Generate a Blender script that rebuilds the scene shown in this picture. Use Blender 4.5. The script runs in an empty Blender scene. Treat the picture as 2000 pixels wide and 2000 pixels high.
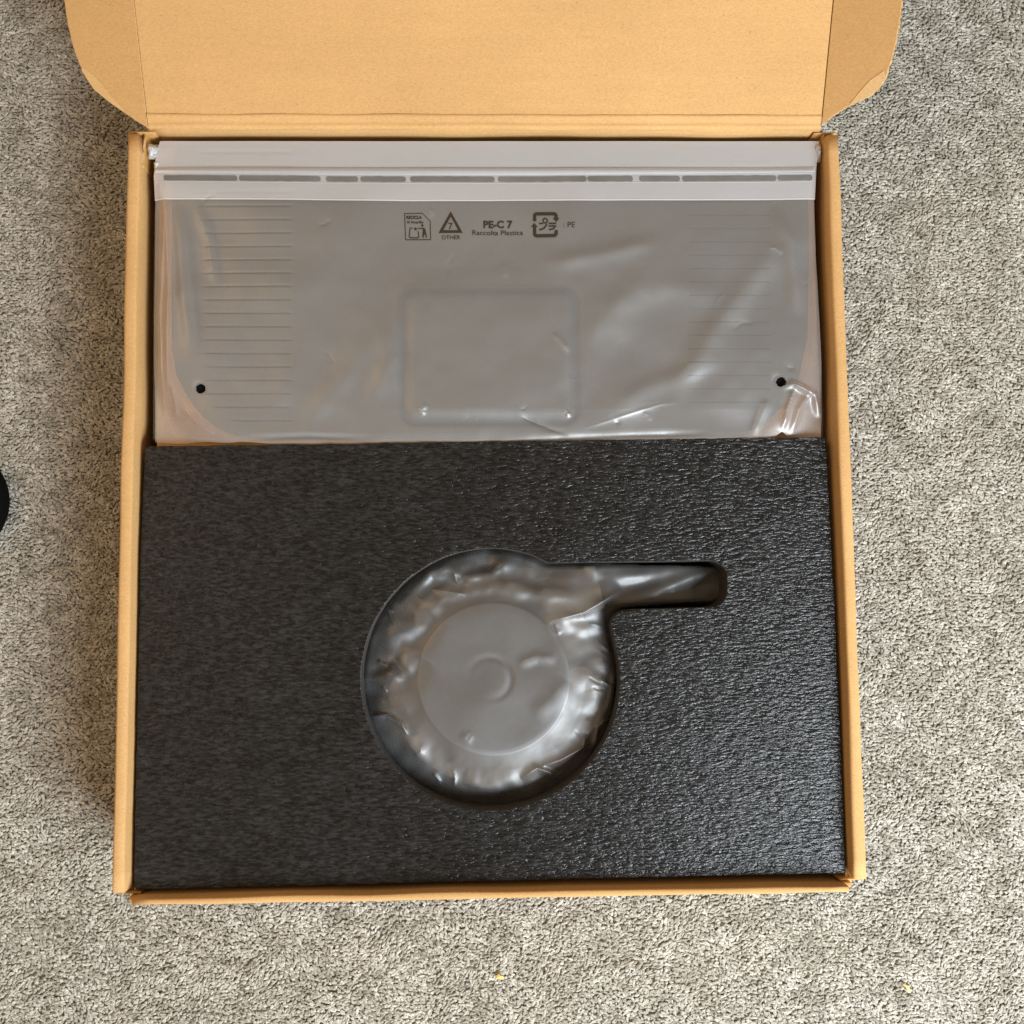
import bpy, bmesh, math, random
import numpy as np
from mathutils import Vector, noise
random.seed(7); rng = np.random.default_rng(7)
S = bpy.context.scene
COL = S.collection

# ------------------------------------------------------------------ camera
RIM = 0.085                                    # height of the box rim over the carpet
CAM = np.array([0.0, 0.0, RIM + 0.69547])
ROT = (0.08304, -0.02614, -0.01083)
cam = bpy.data.cameras.new('camera'); camo = bpy.data.objects.new('camera', cam); COL.objects.link(camo)
camo.location = CAM; camo.rotation_euler = ROT
cam.sensor_width = 36; cam.lens = 36; cam.clip_start = 0.01; cam.clip_end = 50
S.camera = camo
S.render.resolution_x = S.render.resolution_y = 1024

# ------------------------------------------------------------------ light: a room with one window low on the right, in front of the box
w = bpy.data.worlds.new('World'); S.world = w; w.use_nodes = True
bg = w.node_tree.nodes['Background']
bg.inputs[0].default_value = (1.0, 0.76, 0.52, 1); bg.inputs[1].default_value = 0.34
def area(name, loc, target, sx, sy, power, color):
    l = bpy.data.lights.new(name, 'AREA'); l.shape = 'RECTANGLE'; l.size = sx; l.size_y = sy
    l.energy = power; l.color = color
    o = bpy.data.objects.new(name, l); COL.objects.link(o); o.location = loc
    o.rotation_euler = (Vector(target) - Vector(loc)).to_track_quat('-Z', 'Y').to_euler()
    return o
area('window_light', (0.82, -0.98, 1.05), (0.1, 0.0, 0), 0.72, 0.72, 43, (0.84, 0.93, 1.0))
area('ceiling_lamp', (-1.05, 0.45, 1.45), (-0.25, 0.1, 0), 0.7, 0.7, 4.0, (1.0, 0.66, 0.36))
S.view_settings.view_transform = 'Standard'; S.view_settings.look = 'None'
S.view_settings.exposure = 0.31; S.view_settings.gamma = 1.0
S.render.engine = 'CYCLES'
S.cycles.transparent_max_bounces = 24
S.cycles.max_bounces = 10

# ------------------------------------------------------------------ from photograph pixels (0..2000) to places in the room
def rotm(t, r, y):
    cx, sx, cy, sy, cz, sz = math.cos(t), math.sin(t), math.cos(r), math.sin(r), math.cos(y), math.sin(y)
    return (np.array([[cz, -sz, 0], [sz, cz, 0], [0, 0, 1]]) @ np.array([[cy, 0, sy], [0, 1, 0], [-sy, 0, cy]])
            @ np.array([[1, 0, 0], [0, cx, -sx], [0, sx, cx]]))
M = rotm(*ROT)
def ray(u, v):
    u = np.asarray(u, float); v = np.asarray(v, float)
    d = np.stack([(u - 1000) / 2000, -(v - 1000) / 2000, -np.ones_like(u)], -1)
    return d @ M.T
def onz(u, v, z):                              # where the line of sight meets the level z
    d = ray(u, v); t = (z - CAM[2]) / d[..., 2]
    return CAM + d * t[..., None]
def onplane(u, v, p0, n):
    d = ray(u, v); t = ((p0 - CAM) @ n) / (d @ n)
    return CAM + d * t[..., None]

# ------------------------------------------------------------------ object helpers
def link(name, me, mat=None, parent=None, smooth=False):
    for m in (mat if isinstance(mat, (list, tuple)) else [mat]):
        if m: me.materials.append(m)
    o = bpy.data.objects.new(name, me); COL.objects.link(o)
    if parent: o.parent = parent
    if smooth:
        for p in me.polygons: p.use_smooth = True
    return o
def pydata(name, vs, fs, mat=None, parent=None, smooth=False):
    me = bpy.data.meshes.new(name); me.from_pydata([tuple(map(float, v)) for v in vs], [], [tuple(f) for f in fs]); me.update()
    return link(name, me, mat, parent, smooth)
def frombm(name, bm, mat=None, parent=None, smooth=False):
    me = bpy.data.meshes.new(name); bm.to_mesh(me); bm.free()
    return link(name, me, mat, parent, smooth)
def thing(name, label, cat, loc=(0, 0, 0), group=None):
    o = bpy.data.objects.new(name, None); COL.objects.link(o); o['label'] = label; o['category'] = cat
    o.empty_display_size = 0.02
    if group: o['group'] = group
    return o
def solid(name, loop, nrm, th, mats, parent=None, bevel=0.0006, jit=0.0):
    """a board: planar loop of 3-D points, thickness th against nrm; cut edges take the second material"""
    nrm = Vector(nrm).normalized(); bm = bmesh.new()
    top = [bm.verts.new(Vector(p)) for p in loop]
    bot = [bm.verts.new(Vector(p) - nrm * th) for p in loop]
    f = bm.faces.new(top); g = bm.faces.new(bot[::-1])
    n = len(loop)
    for i in range(n):
        s = bm.faces.new((top[i], bot[i], bot[(i + 1) % n], top[(i + 1) % n])); s.material_index = 1 if len(mats) > 1 else 0
    bmesh.ops.recalc_face_normals(bm, faces=bm.faces)
    if bevel:
        ed = [e for e in bm.edges if (f in e.link_faces) or (g in e.link_faces)]
        bmesh.ops.bevel(bm, geom=ed, offset=bevel, segments=2, profile=0.6, affect='EDGES')
    return frombm(name, bm, mats, parent, False)

# ------------------------------------------------------------------ materials
def newmat(name):
    m = bpy.data.materials.new(name); m.use_nodes = True; nt = m.node_tree
    return m, nt, nt.nodes['Principled BSDF'], nt.nodes['Material Output']
def N(nt, t, **kw):
    n = nt.nodes.new(t)
    for k, v in kw.items():
        if k in n.inputs.keys(): n.inputs[k].default_value = v
        else: setattr(n, k, v)
    return n
def ramp(nt, stops, src):
    r = nt.nodes.new('ShaderNodeValToRGB'); e = r.color_ramp.elements
    while len(e) < len(stops): e.new(0.5)
    for i, (p, c) in enumerate(stops): e[i].position = p; e[i].color = (*c, 1) if len(c) == 3 else c
    nt.links.new(src, r.inputs[0]); return r
def coords(nt, scale=(1, 1, 1), rot=(0, 0, 0), kind='Object'):
    tc = nt.nodes.new('ShaderNodeTexCoord'); mp = nt.nodes.new('ShaderNodeMapping')
    mp.inputs['Scale'].default_value = scale; mp.inputs['Rotation'].default_value = rot
    nt.links.new(tc.outputs[kind], mp.inputs[0]); return mp.outputs[0]

def kraft(name, c=(0.565, 0.335, 0.135), bump=0.5):
    m, nt, b, out = newmat(name); L = nt.links.new
    a = N(nt, 'ShaderNodeTexNoise', Scale=1.0, Detail=5.0, Roughness=0.65); L(coords(nt, (520, 1100, 500)), a.inputs['Vector'])
    bl = N(nt, 'ShaderNodeTexNoise', Scale=9.0, Detail=3.0); L(coords(nt), bl.inputs['Vector'])
    s = N(nt, 'ShaderNodeTexNoise', Scale=520.0, Detail=2.0); L(coords(nt), s.inputs['Vector'])
    k = lambda f: tuple(x * f for x in c)
    r1 = ramp(nt, [(0.30, k(0.86)), (0.5, c), (0.72, k(1.13))], a.outputs[0])
    r2 = ramp(nt, [(0.3, (0.93, 0.92, 0.90)), (0.7, (1.05, 1.05, 1.06))], bl.outputs[0])
    r3 = ramp(nt, [(0.25, (0.80, 0.77, 0.7)), (0.33, (1, 1, 1)), (0.70, (1, 1, 1)), (0.8, (1.18, 1.2, 1.25))], s.outputs[0])
    mx = N(nt, 'ShaderNodeMix', data_type='RGBA', blend_type='MULTIPLY'); mx.inputs[0].default_value = 1
    L(r1.outputs[0], mx.inputs[6]); L(r2.outputs[0], mx.inputs[7])
    mx2 = N(nt, 'ShaderNodeMix', data_type='RGBA', blend_type='MULTIPLY'); mx2.inputs[0].default_value = 1
    L(mx.outputs[2], mx2.inputs[6]); L(r3.outputs[0], mx2.inputs[7]); L(mx2.outputs[2], b.inputs['Base Color'])
    fl_ = N(nt, 'ShaderNodeTexNoise', Scale=1.0, Detail=1.5); L(coords(nt, (14, 150, 190)), fl_.inputs['Vector'])
    r4 = ramp(nt, [(0.35, (0.985, 0.983, 0.98)), (0.65, (1.012, 1.012, 1.014))], fl_.outputs[0])
    mx3 = N(nt, 'ShaderNodeMix', data_type='RGBA', blend_type='MULTIPLY'); mx3.inputs[0].default_value = 1
    L(mx2.outputs[2], mx3.inputs[6]); L(r4.outputs[0], mx3.inputs[7]); L(mx3.outputs[2], b.inputs['Base Color'])
    b.inputs['Roughness'].default_value = 0.72; b.inputs['Specular IOR Level'].default_value = 0.25
    bp = N(nt, 'ShaderNodeBump', Strength=bump, Distance=0.00025); L(a.outputs[0], bp.inputs['Height']); L(bp.outputs[0], b.inputs['Normal'])
    return m
M_KRAFT = kraft('kraft_cardboard')
M_KRAFT_DARK = kraft('kraft_cardboard_inner', (0.56, 0.315, 0.105))
def cutedge():
    m, nt, b, out = newmat('corrugated_cut_edge'); L = nt.links.new
    wv = N(nt, 'ShaderNodeTexNoise', Scale=420.0, Detail=2.0); L(coords(nt), wv.inputs['Vector'])
    r = ramp(nt, [(0.38, (0.22, 0.13, 0.05)), (0.5, (0.55, 0.36, 0.17)), (0.65, (0.72, 0.52, 0.30))], wv.outputs[0])
    L(r.outputs[0], b.inputs['Base Color']); b.inputs['Roughness'].default_value = 0.85
    bp = N(nt, 'ShaderNodeBump', Strength=0.8, Distance=0.0008); L(wv.outputs[0], bp.inputs['Height']); L(bp.outputs[0], b.inputs['Normal'])
    return m
M_EDGE = cutedge()
M_PAD = kraft('pale_kraft_pad', (0.72, 0.43, 0.165))
M_SCUFF_SOFT = kraft('rubbed_cardboard', (0.62, 0.39, 0.165), 0.8)
M_SCUFF = kraft('scuffed_cardboard', (0.72, 0.48, 0.23), 0.8)

def film(name, milky, rough=0.24, tint=(0.80, 0.81, 0.82), bump=0.25, trans=0.15, gl=1.6, sharp=0.15):
    """frosted polythene: part clear, part milky, with a soft sheen"""
    m, nt, b, out = newmat(name); L = nt.links.new; nt.nodes.remove(b)
    n1 = N(nt, 'ShaderNodeTexNoise', Scale=38.0, Detail=3.0, Roughness=0.55); L(coords(nt), n1.inputs['Vector'])
    n2 = N(nt, 'ShaderNodeTexNoise', Scale=900.0, Detail=2.0); L(coords(nt), n2.inputs['Vector'])
    bp = N(nt, 'ShaderNodeBump', Strength=bump, Distance=0.002); L(n1.outputs[0], bp.inputs['Height'])
    bp2 = N(nt, 'ShaderNodeBump', Strength=0.12, Distance=0.0003); L(n2.outputs[0], bp2.inputs['Height']); L(bp.outputs[0], bp2.inputs['Normal'])
    tr = N(nt, 'ShaderNodeBsdfTransparent'); tr.inputs[0].default_value = (0.98, 0.98, 0.98, 1)
    df = N(nt, 'ShaderNodeBsdfDiffuse'); df.inputs[0].default_value = (*tint, 1)
    tl = N(nt, 'ShaderNodeBsdfTranslucent'); tl.inputs[0].default_value = (*tint, 1)
    m1 = N(nt, 'ShaderNodeMixShader'); m1.inputs[0].default_value = trans; L(df.outputs[0], m1.inputs[1]); L(tl.outputs[0], m1.inputs[2])
    m2 = N(nt, 'ShaderNodeMixShader'); m2.inputs[0].default_value = milky; L(tr.outputs[0], m2.inputs[1]); L(m1.outputs[0], m2.inputs[2])
    gs = N(nt, 'ShaderNodeBsdfGlossy', Roughness=rough); gs.inputs[0].default_value = (1, 1, 1, 1)
    fr = N(nt, 'ShaderNodeFresnel', IOR=1.5); mu = N(nt, 'ShaderNodeMath', operation='MULTIPLY'); mu.inputs[1].default_value = gl
    L(fr.outputs[0], mu.inputs[0]); mu.use_clamp = True
    g2 = N(nt, 'ShaderNodeBsdfGlossy', Roughness=0.22); gm = N(nt, 'ShaderNodeMixShader'); gm.inputs[0].default_value = sharp
    L(gs.outputs[0], gm.inputs[1]); L(g2.outputs[0], gm.inputs[2]); L(bp2.outputs[0], g2.inputs['Normal'])
    m3 = N(nt, 'ShaderNodeMixShader'); L(mu.outputs[0], m3.inputs[0]); L(m2.outputs[0], m3.inputs[1]); L(gm.outputs[0], m3.inputs[2])
    for s in (df, gs): L(bp2.outputs[0], s.inputs['Normal'])
    L(m3.outputs[0], out.inputs[0]); return m
M_FILM = film('frosted_film', 0.18, rough=0.43, bump=0.10, gl=2.6, sharp=0.06)
M_FILM_FLAP = film('frosted_film_flap', 0.50, rough=0.42, tint=(0.84, 0.85, 0.88))
M_FILM_BACK = film('frosted_film_back', 0.05, gl=1.0)
M_FILM_DISC = film('thin_film', 0.05, rough=0.50, gl=2.0, sharp=0.10, tint=(0.77, 0.80, 0.84), trans=0.15, bump=0.12)
M_SEAL = film('seal_strip_film', 0.34, rough=0.34, tint=(0.82, 0.87, 0.95), gl=3.0)
def plain(name, c, rough=0.5, spec=0.5, metal=0.0, ns=0.0, nscale=200.0, bump=0.0):
    m, nt, b, out = newmat(name); L = nt.links.new
    b.inputs['Base Color'].default_value = (*c, 1); b.inputs['Roughness'].default_value = rough
    b.inputs['Specular IOR Level'].default_value = spec; b.inputs['Metallic'].default_value = metal
    if ns or bump:
        n = N(nt, 'ShaderNodeTexNoise', Scale=nscale, Detail=3.0); L(coords(nt), n.inputs['Vector'])
        r = ramp(nt, [(0.3, tuple(x * (1 - ns) for x in c)), (0.7, tuple(x * (1 + ns) for x in c))], n.outputs[0]); L(r.outputs[0], b.inputs['Base Color'])
        if bump:
            bp = N(nt, 'ShaderNodeBump', Strength=1.0, Distance=bump); L(n.outputs[0], bp.inputs['Height']); L(bp.outputs[0], b.inputs['Normal'])
    return m
M_WHITE_EDGE = plain('welded_film_edge', (0.62, 0.60, 0.57), 0.4)
M_ADH = plain('adhesive', (0.155, 0.15, 0.142), 0.45, 0.3, ns=0.12, nscale=60)
M_INK = plain('dark_brown_ink', (0.040, 0.026, 0.014), 0.6, 0.2)
M_DEV = plain('dark_grey_metal', (0.135, 0.131, 0.126), 0.5, 0.5, ns=0.08)
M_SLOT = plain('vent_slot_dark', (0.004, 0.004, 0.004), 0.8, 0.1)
M_DISC = plain('satin_grey_disc', (0.215, 0.222, 0.232), 0.45, 0.5, ns=0.06)
M_DISC_MID = plain('mid_grey_disc', (0.145, 0.120, 0.094), 0.5, 0.4, ns=0.15, nscale=30)
M_DISC_DARK = plain('dark_grey_plastic', (0.02, 0.018, 0.017), 0.5, 0.4)
M_BLACK = plain('black_rubber', (0.004, 0.004, 0.004), 0.9, 0.05)
M_CRUMB = plain('yellow_crumb', (0.78, 0.55, 0.16), 0.6, ns=0.2, nscale=900)
M_CRUMB_W = plain('pale_shred', (0.80, 0.79, 0.80), 0.6)

def foam_mat():
    m, nt, b, out = newmat('black_foam'); L = nt.links.new
    v = coords(nt)
    dn = N(nt, 'ShaderNodeTexNoise', Scale=60.0, Detail=2.0); L(v, dn.inputs['Vector'])
    dm = N(nt, 'ShaderNodeVectorMath', operation='SCALE'); dm.inputs['Scale'].default_value = 0.0025; L(dn.outputs['Color'], dm.inputs[0])
    ad = N(nt, 'ShaderNodeVectorMath', operation='ADD'); L(v, ad.inputs[0]); L(dm.outputs[0], ad.inputs[1])
    mp = N(nt, 'ShaderNodeMapping'); mp.inputs['Scale'].default_value = (200, 610, 300); mp.inputs['Rotation'].default_value = (0, 0, 0.03); L(ad.outputs[0], mp.inputs[0])
    a = N(nt, 'ShaderNodeTexNoise', Scale=1.0, Detail=2.5, Roughness=0.55); L(mp.outputs[0], a.inputs['Vector'])
    a.inputs['Distortion'].default_value = 0.15
    big = N(nt, 'ShaderNodeTexNoise', Scale=30.0, Detail=3.0); L(v, big.inputs['Vector'])
    pit = N(nt, 'ShaderNodeTexVoronoi', Scale=55.0); L(v, pit.inputs['Vector'])
    pr = ramp(nt, [(0.02, (0, 0, 0)), (0.07, (1, 1, 1))], pit.outputs['Distance'])
    c = ramp(nt, [(0.32, (0.0045, 0.0045, 0.0046)), (0.50, (0.0135, 0.0134, 0.0135)), (0.70, (0.029, 0.0287, 0.029))], a.outputs[0])
    c2 = ramp(nt, [(0.3, (0.85, 0.83, 0.80)), (0.7, (1.12, 1.12, 1.12))], big.outputs[0])
    mx = N(nt, 'ShaderNodeMix', data_type='RGBA', blend_type='MULTIPLY'); mx.inputs[0].default_value = 1
    L(c.outputs[0], mx.inputs[6]); L(c2.outputs[0], mx.inputs[7]); L(mx.outputs[2], b.inputs['Base Color'])
    b.inputs['Roughness'].default_value = 0.16; b.inputs['Specular IOR Level'].default_value = 0.27
    bp = N(nt, 'ShaderNodeBump', Strength=1.0, Distance=0.00112); L(a.outputs[0], bp.inputs['Height'])
    bp0 = N(nt, 'ShaderNodeBump', Strength=0.25, Distance=0.0006); L(pr.outputs[0], bp0.inputs['Height']); L(bp0.outputs[0], bp.inputs['Normal'])
    L(bp.outputs[0], b.inputs['Normal']); return m
M_FOAM = foam_mat()
def foam_cut():
    m, nt, b, out = newmat('cut_foam_side'); L = nt.links.new
    a = N(nt, 'ShaderNodeTexNoise', Scale=700.0, Detail=3.0); L(coords(nt), a.inputs['Vector'])
    c = ramp(nt, [(0.35, (0.010, 0.009, 0.008)), (0.65, (0.055, 0.045, 0.036))], a.outputs[0]); L(c.outputs[0], b.inputs['Base Color'])
    b.inputs['Roughness'].default_value = 0.7
    bp = N(nt, 'ShaderNodeBump', Strength=1.0, Distance=0.0006); L(a.outputs[0], bp.inputs['Height']); L(bp.outputs[0], b.inputs['Normal']); return m
M_FOAM_CUT = foam_cut()

def carpet_base():
    m, nt, b, out = newmat('carpet_backing'); L = nt.links.new
    a = N(nt, 'ShaderNodeTexVoronoi', Scale=330.0); L(coords(nt), a.inputs['Vector'])
    c = ramp(nt, [(0.0, (0.30, 0.28, 0.245)), (0.55, (0.27, 0.255, 0.22)), (0.9, (0.18, 0.17, 0.145))], a.outputs['Distance']); L(c.outputs[0], b.inputs['Base Color'])
    b.inputs['Roughness'].default_value = 0.95; b.inputs['Specular IOR Level'].default_value = 0.05
    bp = N(nt, 'ShaderNodeBump', Strength=1.0, Distance=0.002, invert=True); L(a.outputs['Distance'], bp.inputs['Height']); L(bp.outputs[0], b.inputs['Normal']); return m
def carpet_pile():
    m, nt, b, out = newmat('carpet_yarn'); L = nt.links.new
    oi = N(nt, 'ShaderNodeObjectInfo')
    g = N(nt, 'ShaderNodeNewGeometry')
    n1 = N(nt, 'ShaderNodeTexNoise', Scale=48.0, Detail=5.0, Roughness=0.7); L(g.outputs['Position'], n1.inputs['Vector'])
    n2 = N(nt, 'ShaderNodeTexNoise', Scale=1100.0, Detail=2.0); L(g.outputs['Position'], n2.inputs['Vector'])
    c = ramp(nt, [(0.0, (0.33, 0.31, 0.265)), (0.45, (0.43, 0.41, 0.36)), (1.0, (0.55, 0.53, 0.475))], oi.outputs['Random'])
    c1 = ramp(nt, [(0.34, (0.72, 0.70, 0.66)), (0.50, (0.98, 0.97, 0.95)), (0.64, (1.18, 1.18, 1.18))], n1.outputs[0])  # broad mottle: shading from the lay of the pile, put into the colour
    c2 = ramp(nt, [(0.3, (0.60, 0.58, 0.56)), (0.65, (1.15, 1.15, 1.15))], n2.outputs[0])
    mx = N(nt, 'ShaderNodeMix', data_type='RGBA', blend_type='MULTIPLY'); mx.inputs[0].default_value = 1
    L(c.outputs[0], mx.inputs[6]); L(c1.outputs[0], mx.inputs[7])
    my = N(nt, 'ShaderNodeMix', data_type='RGBA', blend_type='MULTIPLY'); my.inputs[0].default_value = 1
    L(mx.outputs[2], my.inputs[6]); L(c2.outputs[0], my.inputs[7]); L(my.outputs[2], b.inputs['Base Color'])
    b.inputs['Roughness'].default_value = 0.9; b.inputs['Specular IOR Level'].default_value = 0.15
    return m
M_CARPET, M_PILE = carpet_base(), carpet_pile()

# ------------------------------------------------------------------ the carpet
bm = bmesh.new(); bmesh.ops.create_grid(bm, x_segments=2, y_segments=2, size=3.0)
carpet = frombm('carpet', bm, M_CARPET); carpet['kind'] = 'structure'; carpet.location = (0, 0, -0.0028)
# yarn tufts: one object of points, each carrying a small lumpy curl of yarn
BX0, BX1, BY0, BY1 = -0.2464, 0.2536, -0.1985, 0.3275
sp = 0.00215
gx, gy = np.meshgrid(np.arange(-0.52, 0.54, sp), np.arange(-0.46, 0.60, sp))
px = (gx + (np.arange(gx.shape[0]) % 2)[:, None] * sp / 2 + rng.normal(0, sp * 0.27, gx.shape)).ravel()
py = (gy + rng.normal(0, sp * 0.27, gx.shape)).ravel()
keep = ~((px > BX0 + 0.004) & (px < BX1 - 0.004) & (py > BY0 + 0.006) & (py < BY1 - 0.004))
px, py = px[keep], py[keep]
big = np.array([noise.noise(Vector((x * 22, y * 22, 3.1))) for x, y in zip(px[::1], py[::1])])
ang = np.array([noise.noise(Vector((x * 35, y * 35, 9.7))) for x, y in zip(px, py)])
pz = -0.0020 + rng.normal(0, 0.00028, px.size) + 0.0008 * big
me = bpy.data.meshes.new('carpet_pile'); me.from_pydata(np.stack([px, py, pz], 1).tolist(), [], [])
def attr(nm, t, key, data):
    a = me.attributes.new(nm, t, 'POINT'); a.data.foreach_set(key, np.ascontiguousarray(data, dtype=np.float32 if t != 'INT' else np.int32).ravel())
n = px.size
rot = np.stack([rng.normal(0, 0.35, n), rng.normal(0, 0.35, n), ang * 1.6 + rng.normal(0, 0.5, n)], 1)
ln = rng.uniform(0.75, 1.45, n); wd = rng.uniform(0.7, 1.15, n)
scl = np.stack([0.00178 * ln, 0.00118 * wd, 0.00085 * rng.uniform(0.8, 1.2, n)], 1)
attr('rot', 'FLOAT_VECTOR', 'vector', rot); attr('scl', 'FLOAT_VECTOR', 'vector', scl); attr('pick', 'INT', 'value', rng.integers(0, 5, n))
pile = link('carpet_pile', me); pile['kind'] = 'stuff'; pile['label'] = 'short grey beige looped wool carpet pile around the cardboard box'; pile['category'] = 'carpet pile'
ng = bpy.data.node_groups.new('yarn_tufts', 'GeometryNodeTree')
ng.interface.new_socket('Geometry', in_out='INPUT', socket_type='NodeSocketGeometry')
ng.interface.new_socket('Geometry', in_out='OUTPUT', socket_type='NodeSocketGeometry')
gi, go = ng.nodes.new('NodeGroupInput'), ng.nodes.new('NodeGroupOutput')
jn = ng.nodes.new('GeometryNodeJoinGeometry')
for k in range(5):
    ico = ng.nodes.new('GeometryNodeMeshIcoSphere'); ico.inputs['Radius'].default_value = 1; ico.inputs['Subdivisions'].default_value = 3
    nz = ng.nodes.new('ShaderNodeTexNoise'); nz.noise_dimensions = '4D'; nz.inputs['W'].default_value = k * 7.3 + 1; nz.inputs['Scale'].default_value = 1.15; nz.inputs['Detail'].default_value = 2.5
    vm = ng.nodes.new('ShaderNodeVectorMath'); vm.operation = 'SUBTRACT'; vm.inputs[1].default_value = (0.5, 0.5, 0.5); ng.links.new(nz.outputs['Color'], vm.inputs[0])
    vs = ng.nodes.new('ShaderNodeVectorMath'); vs.operation = 'SCALE'; vs.inputs['Scale'].default_value = 1.6; ng.links.new(vm.outputs[0], vs.inputs[0])
    sp_ = ng.nodes.new('GeometryNodeSetPosition'); ng.links.new(ico.outputs['Mesh'], sp_.inputs['Geometry']); ng.links.new(vs.outputs[0], sp_.inputs['Offset'])
    ss = ng.nodes.new('GeometryNodeSetShadeSmooth'); ng.links.new(sp_.outputs[0], ss.inputs['Geometry'])
    sm = ng.nodes.new('GeometryNodeSetMaterial'); sm.inputs['Material'].default_value = M_PILE; ng.links.new(ss.outputs[0], sm.inputs['Geometry'])
    ti = ng.nodes.new('GeometryNodeGeometryToInstance'); ng.links.new(sm.outputs[0], ti.inputs[0]); ng.links.new(ti.outputs[0], jn.inputs[0])
iop = ng.nodes.new('GeometryNodeInstanceOnPoints'); iop.inputs['Pick Instance'].default_value = True
def named(nm, t):
    a = ng.nodes.new('GeometryNodeInputNamedAttribute'); a.data_type = t; a.inputs['Name'].default_value = nm; return a.outputs['Attribute']
ng.links.new(gi.outputs[0], iop.inputs['Points']); ng.links.new(jn.outputs[0], iop.inputs['Instance'])
ng.links.new(named('pick', 'INT'), iop.inputs['Instance Index']); ng.links.new(named('rot', 'FLOAT_VECTOR'), iop.inputs['Rotation']); ng.links.new(named('scl', 'FLOAT_VECTOR'), iop.inputs['Scale'])
ng.links.new(iop.outputs[0], go.inputs[0])
md = pile.modifiers.new('tufts', 'NODES'); md.node_group = ng

# ------------------------------------------------------------------ the cardboard box
box = thing('cardboard_box', 'open brown corrugated cardboard box with its lid leaning back, standing on the carpet', 'cardboard box')
def wall(name, x0, x1, y0, y1, z0, z1, bev=0.0022, wob=0.0006, lean=(0, 0), seg=40, parent=box, mat=None, seed=0):
    """folded double board: long rounded strip, slightly uneven along its length"""
    longx = (x1 - x0) > (y1 - y0); L_ = (x1 - x0) if longx else (y1 - y0); T = (y1 - y0) if longx else (x1 - x0)
    prof = []
    for a in range(7):
        t = math.pi * (1 - a / 6); 
        cx_, r = (-T / 2 + bev if a < 3.5 else T / 2 - bev), bev
        prof.append((cx_ + r * math.cos(t), z1 - bev + r * math.sin(t)))
    prof = [(-T / 2, z0), (-T / 2, (z0 + z1) / 2)] + prof + [(T / 2, (z0 + z1) / 2), (T / 2, z0)]
    vs, fs = [], []; n_ = len(prof)
    for i in range(seg + 1):
        s = i / seg; a = s * L_
        for (q, z) in prof:
            k = (z - z0) / (z1 - z0)
            dz = wob * noise.noise(Vector((a * 22, seed, z * 4))) * k
            dq = wob * 1.3 * noise.noise(Vector((a * 16, seed + 5, 0.3 + q * 200))) * k + (lean[0] * (1 - s) + lean[1] * s) * k
            if longx: vs.append((x0 + a, (y0 + y1) / 2 + q + dq, z + dz))
            else: vs.append(((x0 + x1) / 2 + q + dq, y0 + a, z + dz))
    for i in range(seg):
        for j in range(n_):
            fs.append((i * n_ + j, (i + 1) * n_ + j, (i + 1) * n_ + (j + 1) % n_, i * n_ + (j + 1) % n_))
    fs.append(tuple(range(n_))); fs.append(tuple(range(seg * n_, seg * n_ + n_))[::-1])
    bm = bmesh.new(); vv = [bm.verts.new(v) for v in vs]
    for f in fs: bm.faces.new([vv[k] for k in f])
    bmesh.ops.recalc_face_normals(bm, faces=bm.faces)
    for f in bm.faces: f.smooth = len(f.verts) == 4
    return frombm(name, bm, mat or [M_KRAFT], parent)
YF, YB = -0.1904, 0.3242
wall('side_wall', BX0, BX0 + 0.0084, YF, YB, 0.001, RIM, seed=1)
wall('side_wall', BX1 - 0.0084, BX1, YF, YB, 0.001, RIM, seed=9)
fy = onz([251, 1662], [1769, 1745], RIM)[:, 1].mean()
fx = onz([256, 1659], [1760, 1738], RIM)[:, 0]
wall('front_wall', fx[0], fx[1], fy, fy + 0.0046, 0.001, RIM - 0.0005, bev=0.0017, wob=0.0010, seed=17)
hy = onz([945.], [249.5], RIM)[0, 1]
hx = onz([289, 1603], [252, 253], RIM)[:, 0]
wall('back_wall', hx[0] - 0.0015, hx[1] + 0.0010, hy, hy + 0.0035, 0.001, RIM - 0.0015, bev=0.0014, wob=0.0012, seed=25)
solid('bottom', [(BX0 + 0.008, fy + 0.004, 0.005), (BX1 - 0.008, fy + 0.004, 0.005), (BX1 - 0.008, hy, 0.005), (BX0 + 0.008, hy, 0.005)], (0, 0, 1), 0.003, [M_KRAFT_DARK], box)
# folded tabs that fill the corners, seen on their cut edges
for xa_, xb_ in ((fx[0], BX0 + 0.003), (fx[1], BX1 - 0.003)):      # inner ears that close the corners
    a_, b2 = sorted((xa_, xb_)); wall('corner_ear', a_ - 0.002, b2 + 0.002, fy + 0.0047, fy + 0.0060, 0.002, RIM - 0.012, bev=0.0005, wob=0.0002, seg=4, mat=[M_KRAFT_DARK])
for xa_, xb_ in ((hx[0], BX0 + 0.002), (hx[1], BX1 - 0.002)):
    a_, b2 = sorted((xa_, xb_)); wall('corner_ear', a_ - 0.003, b2 + 0.003, hy - 0.0012, hy - 0.0002, 0.002, RIM - 0.006, bev=0.0004, wob=0.0002, seg=4, mat=[M_KRAFT_DARK])
for k_, (u_, xa_) in enumerate(((fx[0], BX0 + 0.0105), (fx[1], BX1 - 0.0090))):      # folded ear between front wall and side wall, sunk and shaded
    a_, b2 = sorted((u_, xa_)); wall('corner_ear', a_ - 0.001, b2 + 0.001, fy + 0.0008, fy + 0.0040, 0.002, RIM - 0.007 - 0.002 * k_, bev=0.0008, wob=0.0008, seg=6, mat=[M_KRAFT_DARK], seed=31 + k_)
def tab(x0, y0, x1, y1, z1, th=0.0016, name='corner_tab'):
    d = Vector((x1 - x0, y1 - y0, 0)); n_ = Vector((-d.y, d.x, 0)).normalized()
    solid(name, [(x0, y0, 0.006), (x1, y1, 0.006), (x1, y1, z1), (x0, y0, z1)], n_, th, [M_KRAFT_DARK, M_EDGE], box, bevel=0.0003)
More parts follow.
